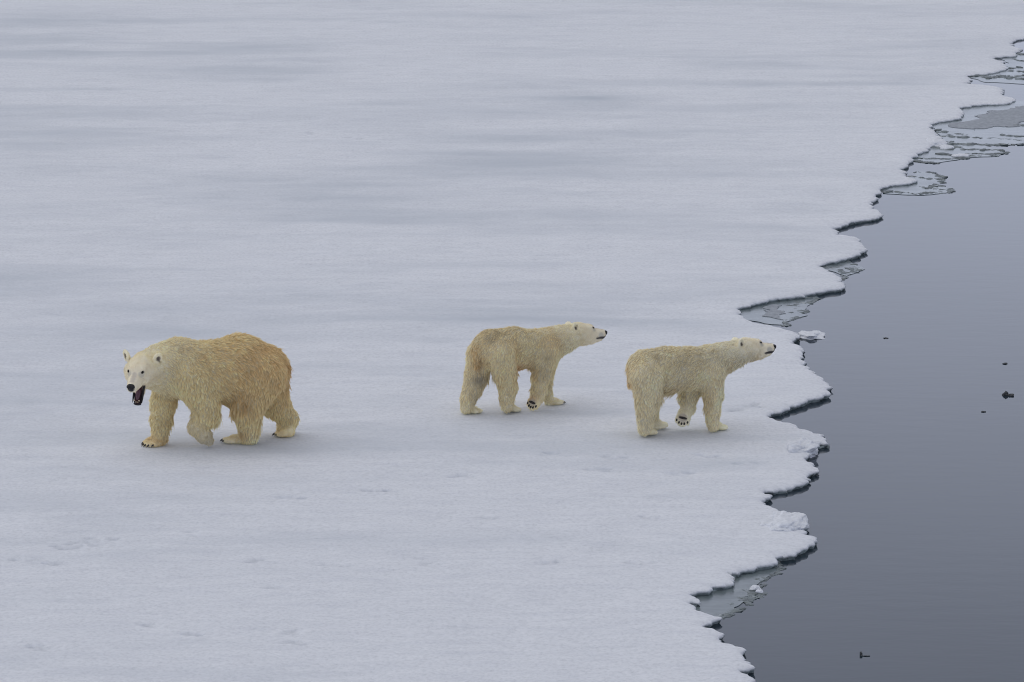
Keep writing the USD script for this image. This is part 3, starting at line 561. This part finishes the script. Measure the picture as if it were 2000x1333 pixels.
        UsdGeom.PrimvarsAPI(cv).CreatePrimvar("tint", Sdf.ValueTypeNames.Color3fArray, "vertex").Set(Vt.Vec3fArray.FromNumpy(np.clip(col, 0, .95).reshape(-1, 3).astype(np.float32)))
        UsdShade.MaterialBindingAPI.Apply(cv.GetPrim()).Bind(UsdShade.Material.Get(stage, L + "fur"))

CREAM, TAN, PALE, FACE = (.95, .84, .56), (.95, .80, .50), (.95, .87, .64), (.86, .78, .60)
RUST, GREY = (.66, .48, .25), (.46, .43, .36)
DOWN = (0, 0, -1.0)
# --- the mother, snarling, walking to the left and a little towards us
b = Bear("polar_bear", "largest polar bear, tan shaggy mother walking left with her mouth open", zoomed(200, 600, 4.443), 4.443, (900, 1190), math.radians(180 + 21), 3)
BK = (-1, 0, -.45)
b.chain("torso", [(1390, 560, 0, 235), (1190, 545, 0, 295)], BK, .052, TAN, 1.12)
b.chain("torso", [(1190, 545, 0, 295), (930, 570, 0, 258)], BK, .048, (.95, .82, .53), 1.12)
b.chain("torso", [(930, 560, 0, 255), (660, 490, 0, 205)], BK, .038, CREAM, 1.05)
b.chain("torso", [(850, 620, 0, 220), (640, 590, 0, 175)], BK, .038, CREAM)
b.chain("torso", [(660, 470, 0, 195), (500, 500, 0, 165)], (-1, 0, -.2), .026, PALE)
b.chain("torso", [(500, 500, 0, 165), (405, 560, -.04, 142)], (-1, 0, -.2), .026, PALE)
b.chain("torso", [(620, 590, 0, 165), (500, 590, 0, 135)], (-.8, 0, -.6), .026, PALE)
b.chain("leg_front_far", [(580, 640, .13, 130), (530, 830, .14, 106), (510, 980, .14, 88), (500, 1090, .13, 64), (478, 1165, .12, 52)], DOWN, .038, CREAM)
b.chain("leg_front_near", [(770, 620, -.16, 170), (890, 840, -.17, 120)], (-.2, 0, -1), .042, CREAM)
b.chain("leg_front_near", [(890, 840, -.17, 118), (895, 930, -.17, 112), (820, 1045, -.17, 72)], DOWN, .030, CREAM)
b.chain("leg_front_near", [(820, 1045, -.17, 74), (880, 1115, -.16, 64), (925, 1162, -.15, 40)], None, .016, (.74, .67, .50))
b.chain("leg_hind_near", [(1370, 600, -.15, 215), (1260, 840, -.17, 150)], (-.1, 0, -1), .044, TAN)
b.chain("leg_hind_near", [(1260, 840, -.17, 140), (1265, 960, -.17, 108), (1275, 1080, -.16, 86), (1280, 1135, -.16, 56)], DOWN, .038, CREAM)
b.chain("leg_hind_far", [(1420, 640, .12, 190), (1500, 840, .14, 125)], (-.1, 0, -1), .044, TAN)
b.chain("leg_hind_far", [(1500, 840, .14, 118), (1610, 970, .14, 84), (1590, 1060, .13, 70)], DOWN, .038, CREAM)
gz = lambda p, z: np.array([p[0], p[1], z])
G = lambda x, y: b.local(ground(*b.zoom([(x, y)])[0]) - b.base)
k = b.mpp
h_, t_ = G(505, 1190), G(385, 1215); b.paw("leg_front_far", gz(h_, .055), gz(t_, .030), .19, .042, CREAM)
h_, t_ = G(1300, 1185), G(1060, 1172); b.paw("leg_hind_near", gz(h_, .050), gz(t_, .032), .17, .042, PALE)
h_, t_ = G(1620, 1125), G(1510, 1122); b.paw("leg_hind_far", gz(h_, .055), gz(t_, .036), .17, .042, CREAM)
hd = b.local(np.array([math.cos(math.radians(258)), math.sin(math.radians(258)), 0])); hd[2] = -math.tan(math.radians(15))
b.head(b.P(328, 532, -.16), hd, math.radians(-3), 1.25, PALE, FACE, jaw=math.radians(52), ear=.84, cheek=1.04, ear_x=-.066, ear_z=.070, ear_up=(-.1, .28, .95))
b.cone("tail", b.P(1560, 560, 0), .05, b.P(1590, 690, 0), .035, DOWN, .045, RUST)
P_ = b.P
b.build(.0115, 84000, None, stains=[(P_(1450, 400, -.2), np.array([.35, .5, .35]), (.80, .60, .34), .7), (P_(1220, 620, -.3), np.array([.16, .5, .22]), (.72, .52, .28), .6), (P_(1180, 830, -.2), np.array([.18, .4, .10]), (.56, .38, .19), .7), (P_(1590, 520, 0), np.array([.14, .3, .3]), (.60, .38, .16), .8),
    (P_(1050, 470, -.3), np.array([.5, .5, .18]), (.84, .66, .40), .55), (P_(700, 360, -.2), np.array([.12, .3, .06]), (.66, .54, .34), .6), (P_(480, 1150, .1), np.array([.16, .25, .07]), (.66, .48, .24), .9), (P_(1150, 1110, -.2), np.array([.14, .2, .07]), (.62, .44, .22), .8), (P_(1560, 1090, .13), np.array([.12, .2, .07]), (.66, .48, .26), .7), (P_(590, 820, .14), np.array([.08, .2, .16]), (.74, .54, .28), .6)],
    fringe=[(P_(1000, 1000, -.17), np.array([.09, .2, .12]), .05), (P_(1080, 850, 0), np.array([.25, .4, .08]), .07), (P_(600, 1000, .14), np.array([.07, .2, .15]), .035), (P_(1380, 950, -.17), np.array([.07, .2, .15]), .03), (P_(640, 800, 0), np.array([.1, .4, .08]), .02)])
CREAM, PALE = (.95, .85, .60), (.95, .88, .67)
# --- first cub: seen a little from behind, walking right
b = Bear("polar_bear", "young cream polar bear between the mother and the other cub, rusty tail turned to us", zoomed(860, 600, 5.553), 5.553, (720, 1140), math.radians(29), 11)
b.chain("torso", [(545, 450, 0, 205), (790, 450, 0, 215)], BK, .034, CREAM, 1.2)
b.chain("torso", [(790, 450, 0, 215), (1010, 450, 0, 190)], BK, .034, CREAM, 1.15)
b.chain("torso", [(1010, 450, 0, 190), (1170, 410, 0, 165)], BK, .030, CREAM, 1.05)
b.chain("torso", [(1060, 520, 0, 158), (1180, 505, 0, 118)], BK, .034, CREAM)
b.chain("torso", [(1170, 385, 0, 150), (1330, 340, 0, 130), (1470, 285, 0, 100)], (-1, 0, -.15), .026, PALE)
b.chain("torso", [(1170, 425, 0, 132), (1420, 345, 0, 92)], (-.7, 0, -.7), .028, PALE)
b.chain("leg_hind_near", [(650, 500, -.11, 175), (700, 720, -.11, 125), (735, 880, -.10, 92), (722, 1000, -.10, 72), (725, 1075, -.10, 56)], (-.15, 0, -1), .030, CREAM)
b.chain("leg_hind_far", [(440, 520, .10, 155), (395, 740, .10, 122), (345, 900, .10, 95), (300, 1010, .10, 78), (285, 1090, .10, 56)], (-.15, 0, -1), .030, CREAM)
b.chain("leg_front_near", [(1130, 500, -.10, 140), (1095, 740, -.10, 96), (1070, 900, -.10, 78), (1050, 985, -.10, 62)], DOWN, .028, CREAM)
b.chain("leg_front_far", [(1160, 560, .10, 120), (1140, 800, .10, 72), (1158, 950, .10, 54), (1185, 1030, .10, 42)], DOWN, .030, CREAM)
G = lambda x, y: b.local(ground(*b.zoom([(x, y)])[0]) - b.base)
h_, t_ = G(280, 1150), G(440, 1150); b.paw("leg_hind_far", gz(h_, .045), gz(t_, .030), .13, .034, PALE, claws=False)
h_, t_ = G(720, 1140), G(860, 1135); b.paw("leg_hind_near", gz(h_, .060), gz(t_, .030), .13, .034, PALE, claws=False)
h_, t_ = G(1190, 1060), G(1325, 1050); b.paw("leg_front_far", gz(h_, .040), gz(t_, .028), .13, .032, PALE)
p_ = b.P(985, 1020, -.10); q_ = b.P(985, 1110, -.10); q_[2] = .03
b.paw("leg_front_near", b.P(1035, 1000, -.10), q_ + [0.0, 0, 0], .13, .034, CREAM, up=(.85, .35, .25), pads=True)
hd = b.local(np.array([math.cos(math.radians(14)), math.sin(math.radians(14)), 0])); hd[2] = math.tan(math.radians(2))
b.head(b.P(1515, 270, .03), hd, math.radians(-8), .98, PALE, FACE)
b.cone("tail", b.P(405, 490, -.03), .042, b.P(400, 640, -.05), .024, DOWN, .04, (.74, .55, .30))
P_ = b.P
b.build(.0095, 60000, None, stains=[(P_(400, 560, -.08), np.array([.12, .12, .16]), (.76, .57, .30), .8), (P_(440, 650, -.08), np.array([.04, .06, .08]), (.30, .17, .07), .9), (P_(420, 780, .05), np.array([.10, .15, .10]), (.36, .33, .28), .85), (P_(340, 950, .1), np.array([.09, .15, .14]), (.45, .42, .35), .6), (P_(880, 680, -.1), np.array([.12, .3, .08]), (.72, .46, .24), .8),  # includes a dark brown line in the crease beside the tail
    (P_(830, 480, -.2), np.array([.06, .3, .22]), (.74, .54, .26), .6), (P_(640, 320, -.15), np.array([.22, .3, .12]), (.58, .49, .32), .7), (P_(1230, 350, -.1), np.array([.14, .3, .12]), (.76, .58, .32), .7), (P_(1130, 690, -.15), np.array([.08, .2, .20]), (.52, .49, .40), .5), (P_(985, 990, -.12), np.array([.06, .1, .05]), (.58, .38, .20), .7)],
    fringe=[(P_(870, 720, 0), np.array([.14, .4, .07]), .05), (P_(600, 840, -.1), np.array([.05, .2, .12]), .035), (P_(480, 840, .1), np.array([.06, .2, .15]), .035), (P_(970, 850, -.1), np.array([.05, .2, .12]), .02), (P_(1420, 470, 0), np.array([.2, .3, .06]), .015)])
CREAM, PALE = (.95, .87, .65), (.96, .90, .71)
# --- second cub: side on at the floe's edge, one forepaw lifted
b = Bear("polar_bear", "pale young polar bear nearest the water, one forepaw lifted with dark pads showing", zoomed(1180, 630, 5.553), 5.553, (440, 1225), math.radians(20), 17)
b.chain("torso", [(450, 500, 0, 205), (690, 518, 0, 238)], BK, .034, CREAM, 1.2)
b.chain("torso", [(690, 518, 0, 238), (930, 500, 0, 215)], BK, .034, CREAM, 1.2)
b.chain("torso", [(930, 490, 0, 212), (1150, 445, 0, 180)], BK, .038, CREAM, 1.08)
b.chain("torso", [(1040, 555, 0, 165), (1170, 530, 0, 128)], BK, .030, CREAM)
b.chain("torso", [(1160, 420, 0, 165), (1320, 370, 0, 140), (1480, 300, 0, 108)], (-1, 0, -.15), .028, PALE)
b.chain("torso", [(1180, 440, 0, 140), (1450, 372, 0, 100)], (-.7, 0, -.7), .030, PALE)
b.chain("leg_hind_near", [(460, 590, -.12, 185), (480, 800, -.12, 140), (460, 940, -.11, 104), (448, 1050, -.11, 84), (445, 1150, -.11, 66)], (-.15, 0, -1), .030, CREAM)
b.chain("leg_hind_far", [(500, 640, .12, 150), (500, 850, .16, 100), (510, 1000, .20, 68), (560, 1095, .23, 46)], (-.15, 0, -1), .036, CREAM)
b.chain("leg_front_near", [(1165, 560, -.11, 142), (1185, 790, -.11, 102), (1175, 950, -.11, 80), (1178, 1060, -.11, 62), (1185, 1120, -.11, 52)], DOWN, .030, CREAM)
b.chain("leg_front_far", [(1010, 640, .10, 120), (905, 830, .11, 92), (915, 935, .11, 68)], DOWN, .032, CREAM)
b.chain("leg_front_far", [(915, 935, .11, 66), (868, 1000, .10, 56), (842, 1080, .09, 42)], None, .012, PALE)
G = lambda x, y: b.local(ground(*b.zoom([(x, y)])[0]) - b.base)
h_, t_ = G(430, 1222), G(560, 1215); b.paw("leg_hind_near", gz(h_, .055), gz(t_, .034), .15, .038, CREAM, claws=False)
h_, t_ = G(550, 1160), G(665, 1152); b.paw("leg_hind_far", gz(h_, .055), gz(t_, .052), .16, .046, PALE, claws=False)
h_, t_ = G(1180, 1165), G(1325, 1160); b.paw("leg_front_near", gz(h_, .050), gz(t_, .030), .15, .036, CREAM, claws=False)
b.paw("leg_front_far", b.P(872, 985, .08), b.P(838, 1115, .05), .14, .032, PALE, up=(.55, .80, .20), pads=True)
hd = b.local(np.array([math.cos(math.radians(10)), math.sin(math.radians(10)), 0])); hd[2] = math.tan(math.radians(6))
b.head(b.P(1552, 272, .03), hd, math.radians(-8), 1.0, PALE, FACE)
b.cone("tail", b.P(300, 560, -.02), .045, b.P(288, 680, -.02), .03, DOWN, .04, (.80, .64, .40))
P_ = b.P
b.build(.0095, 60000, None, stains=[(P_(270, 620, -.05), np.array([.07, .2, .18]), (.80, .62, .36), .7), (P_(760, 740, -.15), np.array([.2, .3, .10]), (.70, .58, .38), .5), (P_(800, 380, -.2), np.array([.4, .3, .10]), (.64, .57, .40), .55), (P_(1150, 800, -.15), np.array([.07, .2, .12]), (.74, .60, .36), .6), (P_(1380, 480, -.1), np.array([.06, .3, .10]), (.74, .60, .38), .4), (P_(850, 940, .05), np.array([.06, .1, .08]), (.78, .64, .38), .6)],
    fringe=[(P_(720, 780, 0), np.array([.16, .4, .07]), .06), (P_(610, 900, -.1), np.array([.05, .2, .14]), .02), (P_(340, 860, -.1), np.array([.05, .2, .15]), .025), (P_(1080, 900, -.1), np.array([.05, .2, .15]), .02), (P_(1560, 420, 0), np.array([.2, .3, .06]), .015)])
